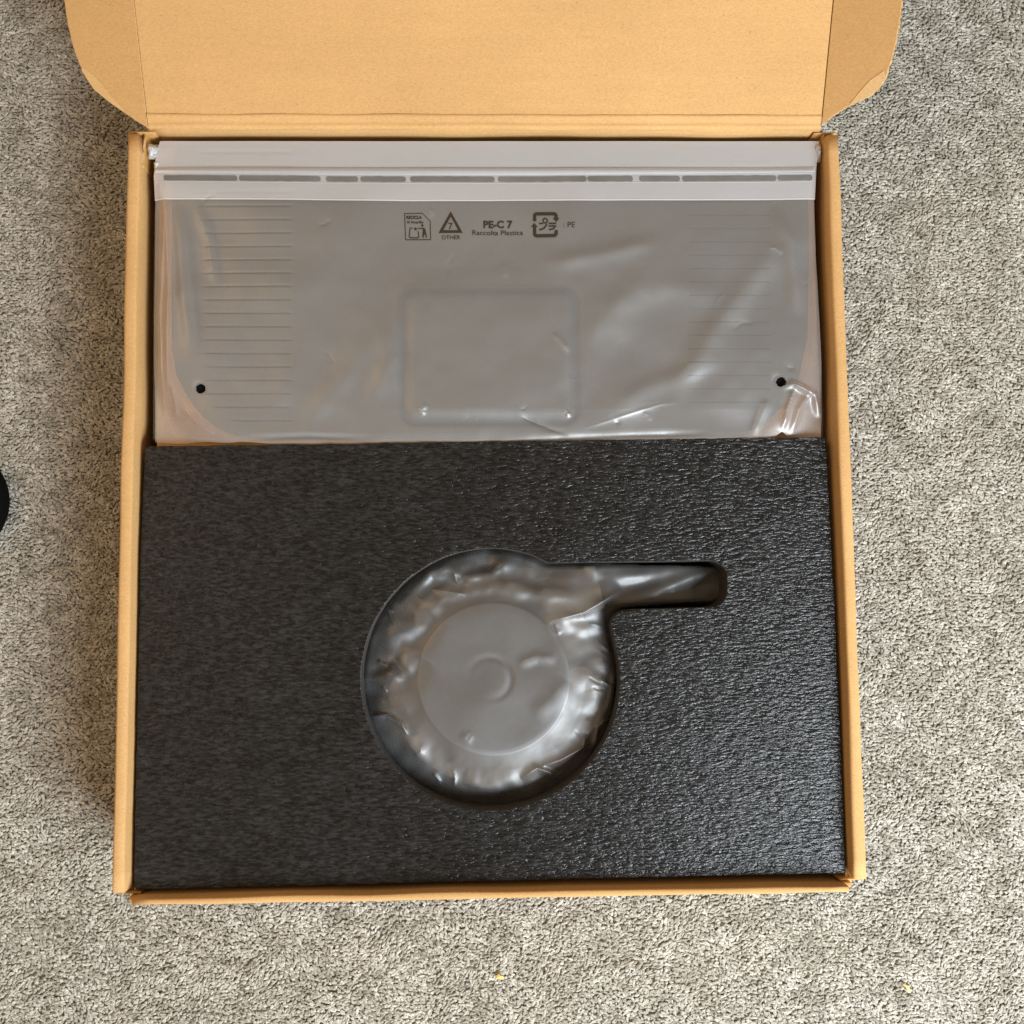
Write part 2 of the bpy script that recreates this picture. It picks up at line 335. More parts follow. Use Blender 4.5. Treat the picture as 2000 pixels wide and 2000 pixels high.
for sx, xa in ((1, BX0 + 0.0088), (-1, BX1 - 0.0088)):
    tab(xa + sx * 0.0004, fy + 0.0048, xa + sx * 0.0010, YF + 0.016, RIM - 0.016)
    tab(xa + sx * -0.0030, fy + 0.002, xa + sx * -0.0022, YF - 0.0006, RIM - 0.018)
    tab(xa + sx * 0.0030, fy + 0.0048, xa + sx * 0.0036, YF + 0.012, RIM - 0.024)
    tab(xa + sx * -0.0012, YB - 0.020, xa + sx * 0.0006, hy - 0.0008, RIM - 0.007)

# lid: leaning back about 26 degrees above the level, with a flap down each side
P0 = np.array([hx[0], hy + 0.001, RIM])
def on_x(u, v, x):
    d = ray([float(u)], [float(v)])[0]; t = (x - CAM[0]) / d[0]; return CAM + d * t
angs = []
for (u, x) in ((262, hx[0]), (1628, hx[1])):
    p = on_x(u, 0, x); angs.append(math.degrees(math.atan2(p[2] - RIM, p[1] - hy)))
print('lid angles', angs)
LA = math.radians(sum(angs) / 2)
dl = np.array([0, math.cos(LA), math.sin(LA)]); nl = np.array([0, -math.sin(LA), math.cos(LA)])
LIDL = 0.505
def lidp(x, s, h=0): return np.array([x, hy + 0.001, RIM + 0.0004]) + dl * s + nl * h
def crease(x0):
    solid('crease_strip', [lidp(x0 - 0.003, 0.006, -0.0031), lidp(x0 + 0.003, 0.006, -0.0031), lidp(x0 + 0.003, LIDL - 0.004, -0.0031), lidp(x0 - 0.003, LIDL - 0.004, -0.0031)], nl, 0.0005, [M_KRAFT_DARK], lid, bevel=0)
lid = solid('lid', [lidp(hx[0], 0.004), lidp(hx[1], 0.004), lidp(hx[1], LIDL), lidp(hx[0], LIDL)], nl, 0.003, [M_KRAFT, M_EDGE], box)
crease(hx[0]); crease(hx[1])
# rounded double score line between the back wall and the lid
vs, fs = [], []
prof = [(0.0000, -0.0050), (-0.0003, -0.0022), (0.0000, -0.0004), (0.0012, 0.0009), (0.0024, 0.0010), (0.0033, 0.0014), (0.0046, 0.0024), (0.0062, 0.0038), (0.0074, 0.0043), (0.0090, 0.0030)]
seg = 90
for i in range(seg + 1):
    x = hx[0] + 0.0003 + (hx[1] - hx[0] - 0.0006) * i / seg
    for j, (a, b_) in enumerate(prof):
        k = 0.0005 * noise.noise(Vector((x * 25, j * 0.4, 0))) + 0.0002 * noise.noise(Vector((x * 140, j, 4)))
        vs.append((x, hy + a + k, RIM + b_ + k * 0.8))
n_ = len(prof)
for i in range(seg):
    for j in range(n_ - 1): fs.append((i * n_ + j, i * n_ + j + 1, (i + 1) * n_ + j + 1, (i + 1) * n_ + j))
pydata('hinge_fold', vs, fs, M_KRAFT, box, True)
# side flaps of the lid; the crushed corner strip bends away
def flap(side, up, pts, crush, scuff):
    x0 = hx[0] if side < 0 else hx[1]
    ax = np.array([side * math.cos(up), 0, 0]) + nl * math.sin(up)          # outwards and up
    n3 = np.cross(dl, ax); n3 = n3 if n3[2] > 0 else -n3
    p0 = lidp(x0, 0.0)
    q = onplane(np.array([p[0] for p in pts], float), np.array([p[1] for p in pts], float), p0, n3)
    sw = [((p - p0) @ dl, (p - p0) @ ax) for p in q]
    print('flap', side, [(round(a, 3), round(b, 3)) for a, b in sw][:2])
    sw = [(s, w_ if w_ > 0.002 else 0.0003) for s, w_ in sw]
    far = [(LIDL - s, w_) for s, w_ in sw[::-1]]
    out = sw + [(sw[-1][0] + (far[0][0] - sw[-1][0]) * t, sw[-1][1]) for t in (0.25, 0.5, 0.75)] + far
    # uneven cut edge
    dense = []
    for (a, b_), (c, d_) in zip(out[:-1], out[1:]):
        m_ = max(1, int(math.hypot(c - a, d_ - b_) / 0.003))
        for k in range(m_): dense.append((a + (c - a) * k / m_, b_ + (d_ - b_) * k / m_))
    dense.append(out[-1])
    dense = [(a + 0.0002 * noise.noise(Vector((i * 1.3, side, 2))), b_ + 0.0005 * noise.noise(Vector((i * 0.9, side, 7))) if b_ > 0.001 else b_) for i, (a, b_) in enumerate(dense)]
    loop = [p0 + dl * a + ax * b_ for a, b_ in dense]
    f = solid('lid_flap', loop, n3, 0.0028, [M_KRAFT, M_EDGE], lid, bevel=0.0004)
    # crushed strip on the corner: a thin wedge of board bent up to the window
    cq = onplane(np.array([p[0] for p in crush], float), np.array([p[1] for p in crush], float), p0 + n3 * 0.0003, n3)
    m_ = len(crush) // 2
    vs = []
    for i, p in enumerate(cq): vs.append(p if i < m_ else p + n3 * 0.0003)
    fs = [(i, i + 1, 2 * m_ - 2 - i, 2 * m_ - 1 - i) for i in range(m_ - 1)]
    pydata('crushed_edge', vs, fs, scuff, lid, True)
flap(-1, math.radians(-14), [(288, 250), (262, 234), (215, 200), (190, 180), (172, 158), (158, 132), (148, 108), (138, 74), (131, 40), (125, 0), (121, -40), (119, -90)],
     [(160, 130), (185, 148), (213, 182), (240, 212), (246, 222), (216, 201), (184, 175), (160, 138)], M_SCUFF_SOFT)
flap(1, math.radians(38), [(1601, 245), (1630, 224), (1658, 207), (1695, 190), (1715, 175), (1729, 152), (1740, 120), (1750, 80), (1757, 40), (1762, 0), (1766, -40), (1768, -90)],
     [(1727, 138), (1700, 156), (1682, 176), (1660, 203), (1664, 205), (1694, 190.5), (1717, 173), (1730, 150)], M_SCUFF)

# ------------------------------------------------------------------ sheets, curves and prints laid out over the photo grid
def sheet(name, U, V, zf, znom, mat, parent, mask=None, smooth=True):
    nr, nc = U.shape
    p = onz(U, V, znom); z = zf(U, V); vs = np.stack([p[..., 0], p[..., 1], z], -1).reshape(-1, 3)
    fs = []
    for i in range(nr - 1):
        for j in range(nc - 1):
            if mask is None or not mask(U[i:i+2, j:j+2].mean(), V[i:i+2, j:j+2].mean()):
                a = i * nc + j; fs.append((a, a + nc, a + nc + 1, a + 1))
    return pydata(name, vs, fs, mat, parent, smooth)
def grid(u0, u1, v0, v1, step):
    return np.meshgrid(np.linspace(u0, u1, int((u1 - u0) / step) + 2), np.linspace(v0, v1, int((v1 - v0) / step) + 2))
def sig(x): return 1 / (1 + np.exp(-np.clip(x, -40, 40)))
def seg_d(U, V, x0, y0, x1, y1):
    dx, dy = x1 - x0, y1 - y0; L2 = dx * dx + dy * dy
    t = ((U - x0) * dx + (V - y0) * dy) / L2; tc = np.clip(t, 0, 1)
    d = np.hypot(U - x0 - tc * dx, V - y0 - tc * dy)
    side = np.sign((U - x0) * dy - (V - y0) * dx)
    return d, d * side, t
def ridge(U, V, pts, w, h, kind='g'):
    """a fold along a polyline: soft (g) or sharp (s) or a step (t)"""
    best = np.full(U.shape, 1e9); sb = np.zeros(U.shape); fr = np.zeros(U.shape)
    ls = [math.hypot(x1 - x0, y1 - y0) for (x0, y0), (x1, y1) in zip(pts[:-1], pts[1:])]; acc = 0.0
    for ((x0, y0), (x1, y1)), l_ in zip(zip(pts[:-1], pts[1:]), ls):
        d, s, t = seg_d(U, V, x0, y0, x1, y1); m_ = d < best; best = np.where(m_, d, best); sb = np.where(m_, s, sb)
        fr = np.where(m_, (acc + np.clip(t, 0, 1) * l_) / sum(ls), fr); acc += l_
    tp = np.clip(np.minimum(fr, 1 - fr) * 3.5, 0, 1); h = h * (tp * tp * (3 - 2 * tp)) ** 0.7
    if kind == 'g': return h * np.exp(-(best / w) ** 2)
    if kind == 's': return h * np.exp(-best / w)
    return h * np.tanh(sb / (w * 0.25)) * np.exp(-(best / (w * 3)) ** 2)
def vnoise(U, V, sc, seed, oct=3):
    """smooth value noise on the photo grid"""
    r = np.random.default_rng(seed); out = np.zeros(U.shape); amp = 1.0; tot = 0
    for o in range(oct):
        s = sc / 2 ** o; T = r.uniform(-1, 1, (128, 128)); a = (U + 4000) / s; b_ = (V + 4000) / s
        ia, ib = np.floor(a).astype(int), np.floor(b_).astype(int); fa, fb = a - ia, b_ - ib
        fa = fa * fa * fa * (fa * (fa * 6 - 15) + 10); fb = fb * fb * fb * (fb * (fb * 6 - 15) + 10)
        g = lambda i, j: T[i % 128, j % 128]
        out += amp * ((g(ia, ib) * (1 - fa) + g(ia + 1, ib) * fa) * (1 - fb) + (g(ia, ib + 1) * (1 - fa) + g(ia + 1, ib + 1) * fa) * fb)
        tot += amp; amp *= 0.5
    return out / tot

def sd_box(U, V, u0, u1, v0, v1, r):
    qx = np.abs(U - (u0 + u1) / 2) - (u1 - u0) / 2 + r; qy = np.abs(V - (v0 + v1) / 2) - (v1 - v0) / 2 + r
    return np.hypot(np.maximum(qx, 0), np.maximum(qy, 0)) + np.minimum(np.maximum(qx, qy), 0) - r
def circ(cx_, cy_, r, a0, a1, n_): return [(cx_ + r * math.cos(math.radians(a)), cy_ + r * math.sin(math.radians(a))) for a in np.linspace(a0, a1, n_)]
# ------------------------------------------------------------------ flat device under the upper bag
ZF = RIM - 0.0115                                # film over the device
ZSH = ZF - 0.0080                               # cardboard pad under it
pad = [onz(np.array([a]), np.array([b]), ZSH)[0] for a, b in ((306, 875), (1604, 862), (1586, 290), (312, 290))]
inner = solid('cardboard_pad', pad, (0, 0, 1), 0.003, [M_PAD, M_EDGE]); inner['label'] = 'flat brown cardboard pad under the bagged device, showing at its bottom corners'; inner['category'] = 'cardboard pad'
dev = thing('flat_device', 'flat dark grey device with rows of vent slots, sealed in the frosted bag', 'device')
ZD = ZF - 0.0016
out = [(340, 288), (336, 400), (335, 560), (336, 683), (345, 733), (362, 767), (378, 792), (397, 814), (418, 831), (440, 843), (475, 851), (530, 854), (950, 854), (1400, 850), (1440, 847), (1475, 840), (1513, 808), (1545, 776), (1559, 744), (1567, 704), (1577, 660), (1580, 500), (1578, 288)]
def flatcut(name, outer, holes, z, th, mats, parent, znom=None, bev=0.0):
    """solid plate with real holes"""
    cu = bpy.data.curves.new(name, 'CURVE'); cu.dimensions = '2D'; cu.fill_mode = 'BOTH'
    znom = z if znom is None else znom
    for lp in [outer] + holes:
        pts = onz(np.array([p[0] for p in lp], float), np.array([p[1] for p in lp], float), znom)
        s = cu.splines.new('POLY'); s.points.add(len(lp) - 1); s.use_cyclic_u = True
        for i, p in enumerate(pts): s.points[i].co = (p[0], p[1], 0, 1)
    cu.extrude = th / 2 - bev; cu.bevel_depth = bev; cu.bevel_resolution = 2
    o = bpy.data.objects.new('tmp', cu); COL.objects.link(o); bpy.context.view_layer.update()
    me = bpy.data.meshes.new_from_object(o.evaluated_get(bpy.context.evaluated_depsgraph_get())); bpy.data.objects.remove(o); bpy.data.curves.remove(cu)
    me.name = name; me.materials.clear(); me.transform(__import__('mathutils').Matrix.Translation((0, 0, z - th / 2)))
    if len(mats) > 1:
        for p in me.polygons: p.material_index = 0 if abs(p.normal.z) > 0.7 else 1
    return link(name, me, mats, parent)
slots = []
for k in range(-5, 16):
    v = 429.5 + 26.1 * k
    a_ = 402 + max(0, v - 780) * 1.25
    slots.append([(a_, v - 1.6), (568, v - 1.6), (568, v + 1.6), (a_, v + 1.6)])
for k in range(-5, 15):
    v = 420 + 26.1 * k
    a_ = 1505 - max(0, v - 780) * 1.25
    slots.append([(1345, v - 1.6), (a_, v - 1.6), (a_, v + 1.6), (1345, v + 1.6)])
slots = [s for s in slots if s[0][1] > 286 and s[2][1] < 848]
def rr(u0, u1, v0, v1, r, n_=6):
    o_ = []
    for cx_, cy_, a0 in ((u1 - r, v0 + r, -90), (u1 - r, v1 - r, 0), (u0 + r, v1 - r, 90), (u0 + r, v0 + r, 180)):
        for i in range(n_ + 1):
            a = math.radians(a0 + 90 * i / n_); o_.append((cx_ + r * math.cos(a), cy_ + r * math.sin(a)))
    return o_
flatcut('top_plate', out, slots + [rr(776, 1137, 553, 840, 18)], ZD, 0.0020, [M_DEV], dev)
inset = [(p[0] + (4 if p[0] < 950 else -4), p[1] - 4) for p in out]
flatcut('lower_body', inset, [], ZD - 0.0048, 0.0012, [M_SLOT], dev, znom=ZD)
for s in slots:                                 # each slot is lined with a sunk dark channel
    u0, v0, u1, v1 = s[0][0] + 0.6, s[0][1] + 0.3, s[1][0] - 0.6, s[2][1] - 0.3
    p = onz(np.array([u0, u1, u1, u0]), np.array([v0, v0, v1, v1]), ZD); z0, z1 = ZD - 0.0029, ZD - 0.0005
    vs = [(a, b_, z1) for a, b_, _ in p] + [(a, b_, z0) for a, b_, _ in p]
    pydata('vent_slot', vs, [(4, 5, 6, 7), (0, 1, 5, 4), (1, 2, 6, 5), (2, 3, 7, 6), (3, 0, 4, 7)], M_SLOT, dev)
def zcov(U, V):
    b_ = sd_box(U, V, 806, 1106, 582, 805, 8)
    return ZD + 0.0004 + 0.0010 * sig(-(b_ - 4) / 2.5) - 0.0058 * np.exp(-((b_ - 17) / 9.5) ** 4) * np.clip(0.65 + 0.9 * (V - 590) / 150, 0.65, 1)
Uc, Vc = grid(772, 1141, 549, 844, 3.0)
sheet('raised_cover', Uc, Vc, zcov, ZD, M_DEV, dev)
def dark_band():                                   # added black strip, stands in for the shaded band round the cover
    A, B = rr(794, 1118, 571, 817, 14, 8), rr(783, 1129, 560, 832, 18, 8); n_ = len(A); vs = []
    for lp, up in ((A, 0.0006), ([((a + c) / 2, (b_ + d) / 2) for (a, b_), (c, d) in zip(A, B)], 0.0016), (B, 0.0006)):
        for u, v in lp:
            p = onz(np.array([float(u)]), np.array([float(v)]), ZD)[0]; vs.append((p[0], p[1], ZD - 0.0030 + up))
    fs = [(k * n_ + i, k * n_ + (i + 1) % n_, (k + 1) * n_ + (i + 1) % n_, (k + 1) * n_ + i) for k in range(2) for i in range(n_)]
    pydata('dark_band', vs, fs, M_SLOT, dev, True)
dark_band()
for hu, hv in ((393, 760), (1524, 747)): flatcut('dark_disc', circ(hu, hv, 13, 0, 345, 24), [], ZD + 0.0006, 0.0012, [M_SLOT], dev)  # added black discs that make the punched holes above them look dark

# ------------------------------------------------------------------ the upper frosted bag
bag = thing('plastic_bag', 'large frosted plastic bag with printed recycling marks over the flat device', 'plastic bag')
HOLES = [(393, 760, 8.6), (1524, 747, 8.8)]
def zbag(U, V):
    U = np.asarray(U, float); V = np.asarray(V, float)
    d = sd_box(U, V, 336, 1578, 200, 852, 150)
    t = np.clip((d + 2) / 60, 0, 1); drop = t * t * (3 - 2 * t) * np.clip((V - 300) / 130, 0, 1)
    z = ZF - 0.0044 * drop
    inn = 1 - drop
    b_ = sd_box(U, V, 806, 1106, 582, 805, 8)
    z = z + 0.0007 * sig(-(b_ - 6) / 7)
    wv = np.clip(0.30 + 0.9 * (V - 590) / 160, 0.25, 1.0)
    z = z - 0.0005 * wv * np.exp(-((b_ - 18) / 11) ** 2)
    z = z + inn * np.clip((860 - V) / 60, 0, 1) * (0.0012 + 0.0030 * vnoise(U * 0.8 + V * 0.35, V * 0.9 - U * 0.3, 150, 12, 2) * np.clip((V - 300) / 160, 0.12, 1) * np.clip(b_ / 60, 0.35, 1)) + 0.0005 * vnoise(U, V, 60, 6, 2) * np.clip((V - 380) / 100, 0.15, 1)
    for s_ in slots:                            # film sucked lightly onto the slots
        vm_ = (s_[0][1] + s_[2][1]) / 2; k_ = vm_ - 3 * np.sin((U - 300) / 1300 * 0)
        e_ = sig((U - s_[0][0] + 6) / 4) * sig((s_[1][0] + 6 - U) / 4)
        z = z - (0.00022 if s_[0][0] < 900 else 0.00002) * e_ * np.exp(-((V - vm_) / 1.9) ** 2)
    # broad soft folds
    F = [([(1300, 800), (1400, 640), (1530, 470)], 26, 0.0022, 'g'), ([(1130, 700), (1230, 560), (1320, 490)], 30, 0.0014, 'g'),
         ([(1050, 520), (1180, 498), (1300, 470)], 17, 0.0016, 'g'), ([(1180, 600), (1300, 560), (1430, 580)], 26, 0.0013, 'g'),
         ([(580, 858), (650, 760), (760, 640)], 26, 0.0013, 'g'), ([(385, 400), (410, 470), (420, 560)], 10, 0.0010, 'g'),
         ([(350, 400), (362, 560), (378, 700)], 14, 0.0018, 'g'), ([(700, 850), (760, 700), (740, 600)], 22, 0.0012, 'g'),
         ([(1180, 820), (1260, 760), (1420, 700)], 20, 0.0014, 'g'), ([(1130, 840), (1290, 790), (1330, 786)], 4, 0.0007, 's'),
         ([(1508, 402), (1540, 470), (1560, 620)], 14, 0.0018, 'g'), ([(1016, 812), (1060, 832), (1110, 850)], 4, -0.0018, 's'),
         ([(1524, 758), (1548, 752), (1590, 772), (1604, 815)], 6, 0.0040, 'g'), ([(1550, 755), (1535, 800), (1528, 842)], 5, 0.0035, 's'),
         ([(1585, 760), (1560, 800), (1545, 850)], 7, 0.0022, 'g'), ([(1500, 780), (1470, 850)], 8, 0.0014, 'g'),
         ([(335, 740), (342, 790), (343, 820)], 3, 0.0012, 's'), ([(360, 800), (390, 830), (420, 850)], 5, 0.0012, 's'),
         ([(305, 300), (320, 420), (312, 600), (318, 840)], 4, 0.0012, 's'), ([(322, 320), (330, 560), (328, 800)], 6, 0.0010, 'g'),
         ([(1596, 380), (1602, 640), (1606, 840)], 4, 0.0014, 's'), ([(1588, 500), (1592, 700)], 5, 0.0010, 'g'),
         ([(450, 858), (600, 852), (740, 857)], 5, -0.0009, 'g'), ([(980, 862), (1100, 856), (1250, 850), (1400, 846)], 5, -0.0009, 'g'),
         ([(835, 790), (822, 802), (830, 812)], 5, 0.0010, 'g'), ([(1112, 690), (1080, 650)], 5, 0.0008, 'g'),
         ([(1200, 826), (1212, 826)], 3, -0.0008, 's'), ([(1114, 806), (1104, 812)], 5, 0.0012, 'g')]
    rc = np.random.default_rng(8)
    for q in range(42):                          # fine random creases
        x, y, a0, l_ = rc.uniform(320, 1590), rc.uniform(400, 850), rc.uniform(0, 6.28), rc.uniform(10, 55)
        F.append(([(x, y), (x + l_ * .5 * math.cos(a0), y + l_ * .5 * math.sin(a0)), (x + l_ * math.cos(a0 + .3), y + l_ * math.sin(a0 + .3))], rc.uniform(1.6, 5), rc.uniform(-1, 1) ** 3 * 0.0009, 's'))
    for pts, w_, h, k in F: z = z + ridge(U, V, pts, w_, h, k)
    cover = zcov(U, V); floor_ = np.where(b_ < 30, cover, ZD) + 0.0006
    zz = z - floor_; return np.where(d < -4, floor_ + 0.5 * (zz + np.sqrt(zz * zz + 0.0005 ** 2)), z)      # never through the device
def edgeL(v): return np.interp(v, [270, 300, 345, 390, 420, 600, 863], [318, 308, 302, 303, 301, 299, 299])
def edgeR(v): return np.interp(v, [270, 330, 390, 500, 640, 814, 860], [1598, 1592, 1590, 1594, 1601, 1609, 1607])
def bag_grid(v0, v1, step=3.4, bottom=None, inset=0, fine=1):
    nu, nv = int(1300 / step), int((v1 - v0) / step * fine) + 2
    s, t = np.meshgrid(np.linspace(0, 1, nu), np.linspace(0, 1, nv)); V = v0 + (v1 - v0) * t
    L_, R_ = edgeL(V) + inset, edgeR(V) - inset; U = L_ + (R_ - L_) * s
    if bottom is not None:
        bb = bottom(U); V = v0 + (bb - v0) * t
    return U, V
def bot(u):
    b_ = np.interp(u, [290, 330, 380, 430, 470, 520, 700, 760, 1100, 1420, 1500, 1516, 1529, 1542, 1570, 1612], [862, 864, 863, 864, 862, 866, 867, 872, 872, 864, 857, 851, 842, 851, 857, 856])
    return b_ + 1.5 * np.sin(u / 17.) * np.exp(-((u - 400) / 80) ** 2)
U, V = bag_grid(277.5, 860, step=2.6, bottom=bot, fine=1.8)
nr, nc = U.shape
hmask = np.zeros((nr, nc), bool)
for hu, hv, hr in HOLES:                        # round punched holes: rim vertices snapped onto the circle
    d = np.hypot(U - hu, V - hv); hmask |= d < hr * 0.80
    ringm = (d >= hr * 0.80) & (d < hr * 1.34); U = np.where(ringm, hu + (U - hu) / np.maximum(d, 1e-6) * np.maximum(hr, (d - hr * 0.80) * 0.6 + hr), U); V = np.where(ringm, hv + (V - hv) / np.maximum(d, 1e-6) * np.maximum(hr, (d - hr * 0.80) * 0.6 + hr), V)
p = onz(U, V, ZF); vs = np.stack([p[..., 0], p[..., 1], zbag(U, V)], -1).reshape(-1, 3); fs = []
for i in range(nr - 1):
    for j in range(nc - 1):
        if not hmask[i:i+2, j:j+2].any():
            a = i * nc + j; fs.append((a, a + nc, a + nc + 1, a + 1))
pydata('front_film', vs, fs, M_FILM, bag, True)
# back layer of the bag, lying on the pad round the device
Ub, Vb = bag_grid(290, 858, step=9)
sheet('back_film', Ub, Vb, lambda a, b_: ZSH + 0.0008 + 0.0003 * vnoise(a, b_, 40, 3, 3), ZSH + 0.001, M_FILM_BACK, bag)
# folded-over flap with its glued strip
def zfl(U, V): return zbag(U, V) + 0.0006 + 0.0002 * vnoise(U, V, 300, 77, 2)
def flapgrid(v0, v1, nv, inset=0):
    s, t = np.meshgrid(np.linspace(0, 1, 330), np.linspace(0, 1, nv)); tilt = 3.0 * np.sin(s * math.pi)
    V = v0 + (v1 - v0) * t + np.where(v0 > 300, 1, t) * (tilt + (-1) * s)
    L_, R_ = edgeL(V) + inset, edgeR(V) - inset; return L_ + (R_ - L_) * s, V
Uf, Vf = flapgrid(278, 392, 34, -1.0)
sheet('folded_flap', Uf, Vf, zfl, ZF, M_FILM_FLAP, bag)
Uf, Vf = flapgrid(389.6, 391.6, 3)
sheet('flap_edge', Uf, Vf, lambda a, b_: zfl(a, b_) + 0.0003, ZF, M_WHITE_EDGE, bag)
Uf, Vf = flapgrid(329, 341, 5, 3)
sheet('seal_strip', Uf, Vf, lambda a, b_: zfl(a, b_) + 0.0012 * np.sin(np.clip((b_ - 329) / 15, 0, 1) * 3.14) + 0.0003, ZF, M_SEAL, bag)
for (a, b_, vv, th) in ((306, 1588, 341.0, 1.2), (318, 1585, 357.2, 1.0)):
    Uf, Vf = flapgrid(vv, vv + th, 2, 5)
    sheet('weld_line', Uf, Vf, lambda a, b_: zfl(a, b_) + 0.0004 + 0.00005 * vnoise(a, b_, 12, 2), ZF, M_WHITE_EDGE, bag)
SEG = [(322, 465), (469, 627), (638, 700), (705, 793), (802, 966), (973, 1145), (1147, 1235), (1248, 1327), (1332, 1515), (1518, 1585)]
for i, (a, b_) in enumerate(SEG):               # grey glue segments with rounded ends
    n1 = max(8, int((b_ - a) / 3)); up, lo = [], []
    for k in range(n1 + 1):
        u = a + (b_ - a) * k / n1; e = min(1, min(u - a, b_ - u) / 5 + 0.55)
        s = (u - 300) / 1300; c = 350.0 + 3.0 * math.sin(s * math.pi) - s
        hgt = 5.0 * e
        up.append((u, c - hgt + 0.7 * noise.noise(Vector((u * .06, 1, 0))))); lo.append((u, c + hgt + 0.8 * noise.noise(Vector((u * .07, 5, 0)))))
    uv = np.array(up + [(x, (q + r) / 2) for (x, q), (_, r) in zip(up, lo)] + lo)
    p = onz(uv[:, 0], uv[:, 1], ZF); z = zfl(uv[:, 0], uv[:, 1]) + 0.00035
    m_ = n1 + 1; fs = []
    for r_ in range(2):
        for k in range(n1): fs.append((r_ * m_ + k, (r_ + 1) * m_ + k, (r_ + 1) * m_ + k + 1, r_ * m_ + k + 1))
    pydata('adhesive_segment', np.stack([p[:, 0], p[:, 1], z], 1), fs, M_ADH, bag, True)
# crumpled ears of film sticking out of the two top corners
def ear(cx_, cy_, ru, rv, seed, z):
    U, V = grid(cx_ - ru, cx_ + ru, cy_ - rv, cy_ + rv, 2.0)
    zz = lambda a, b_: z + 0.006 * (1 - ((a - cx_) / ru) ** 2) * (1 - ((b_ - cy_) / rv) ** 2) + 0.0034 * vnoise(a, b_, 9, seed, 3)
    k = 0.35 * vnoise(U, V, 14, seed + 1, 2)
    rr_ = np.hypot((U - cx_) / ru, (V - cy_) / rv); sc = 1 / np.maximum(1, rr_ * (1.0 + k))
    U2 = cx_ + (U - cx_) * sc; V2 = cy_ + (V - cy_) * sc
    sheet('crumpled_corner', U2, V2, zz, ZF, M_FILM_FLAP, bag)
ear(301, 296, 12, 15, 11, ZF - 0.001); ear(1597, 296, 8, 20, 21, ZF - 0.001)
ear(306, 330, 8, 26, 31, ZF - 0.004)

# --- print on the bag -------------------------------------------------------
def on_film(name, uv, fs, lift=0.00035):
    uv = np.array(uv, float); p = onz(uv[:, 0], uv[:, 1], ZF); z = zbag(uv[:, 0], uv[:, 1]) + lift
    return pydata(name, np.stack([p[:, 0], p[:, 1], z], 1), fs, M_INK, PR)
class Ink:
    def __init__(s): s.v, s.f, s.k = [], [], 0
    def stroke(s, pts, w_, closed=False, step=4.0):
        q = [np.array(p, float) for p in pts]; n_ = len(q); Lf, Rt = [], []
        for i in range(n_):
            a = q[i - 1] if (i or closed) else None; c = q[(i + 1) % n_] if (i < n_ - 1 or closed) else None
            d1 = (q[i] - a) / np.linalg.norm(q[i] - a) if a is not None else None
            d2 = (c - q[i]) / np.linalg.norm(c - q[i]) if c is not None else None
            if d1 is None: d1 = d2
            if d2 is None: d2 = d1
            n1, n2 = np.array([-d1[1], d1[0]]), np.array([-d2[1], d2[0]]); m_ = n1 + n2; m_ /= np.linalg.norm(m_)
            h = w_ / 2 / max(0.5, m_ @ n1); Lf.append(q[i] + m_ * h); Rt.append(q[i] - m_ * h)
        b0 = len(s.v); s.v += Lf + Rt
        for i in range(n_ if closed else n_ - 1):
            j = (i + 1) % n_; s.f.append((b0 + i, b0 + j, b0 + n_ + j, b0 + n_ + i))
        return s
    def poly(s, pts):
        b0 = len(s.v); s.v += [np.array(p, float) for p in pts]; s.f.append(tuple(range(b0, b0 + len(pts)))); return s
    def disc(s, x, y, r): return s.poly([(x + r * math.cos(a), y + r * math.sin(a)) for a in np.linspace(0, 6.283, 13)[:-1]])
    def done(s, name, lift=0.00035): return on_film(name, s.v, s.f, lift)
PR = bag
def text(name, body, u0, u1, vbase, cap, bold=0.0, lift=0.00035):
    cu = bpy.data.curves.new(name, 'FONT'); cu.body = body; cu.size = 1.0; cu.offset = bold; cu.resolution_u = 3
    o = bpy.data.objects.new('tmp', cu); COL.objects.link(o); bpy.context.view_layer.update()
    me = bpy.data.meshes.new_from_object(o.evaluated_get(bpy.context.evaluated_depsgraph_get())); bpy.data.objects.remove(o); bpy.data.curves.remove(cu)
    co = np.array([v.co[:] for v in me.vertices]); x0, x1 = co[:, 0].min(), co[:, 0].max()
    uv = np.stack([u0 + (co[:, 0] - x0) / (x1 - x0) * (u1 - u0), vbase - co[:, 1] / 0.70 * cap], 1)
    o = on_film(name, uv, [tuple(p.vertices) for p in me.polygons], lift); bpy.data.meshes.remove(me); return o
I = Ink(); I.stroke([(790.4, 418), (825, 417.3), (840.4, 433), (841, 468), (792.2, 468)], 1.3, True); I.done('printed_frame')
I = Ink()
I.stroke([(805.8, 445.4), (801, 446), (799, 462.5), (801.5, 464.2), (816, 464.2), (818.2, 462), (816.5, 451.5)], 1.7)      # bin
I.disc(811.5, 447.2, 2.6); I.disc(825, 440.6, 2.3)
I.stroke([(816, 446.3), (828.5, 446.0)], 1.6)
I.poly([(826, 446.8), (830.4, 446.2), (834, 463.8), (832.0, 464), (829.3, 455), (827.2, 464), (825.0, 464)])               # person at the bin
I.done('printed_litter_symbol')
text('printed_text', 'RECICLA', 793.8, 824.2, 428.0, 5.8, 0.035); text('printed_text', 'Al Amarillo', 794, 827, 436.6, 4.9, 0.02)
I = Ink(); I.stroke([(880.5, 419.0), (899.5, 452.8), (861, 452.8)], 5.0, True); I.done('printed_triangle')
text('printed_text', '7', 875.8, 884.4, 448.4, 12.6); text('printed_text', 'OTHER', 862.5, 899, 467.6, 7.6)
text('printed_text', 'PE-C 7', 944.2, 1001, 445.4, 13.2, 0.035); text('printed_text', 'Raccolta Plastica', 922.8, 1021.6, 459.3, 9.2, 0.004)
text('printed_text', ': PE', 1100.4, 1122.6, 445.6, 10.4)
def px_(x, y): return (1000 + x / 13.8, 400 + y / 13.8)          # from the enlarged view of the mark
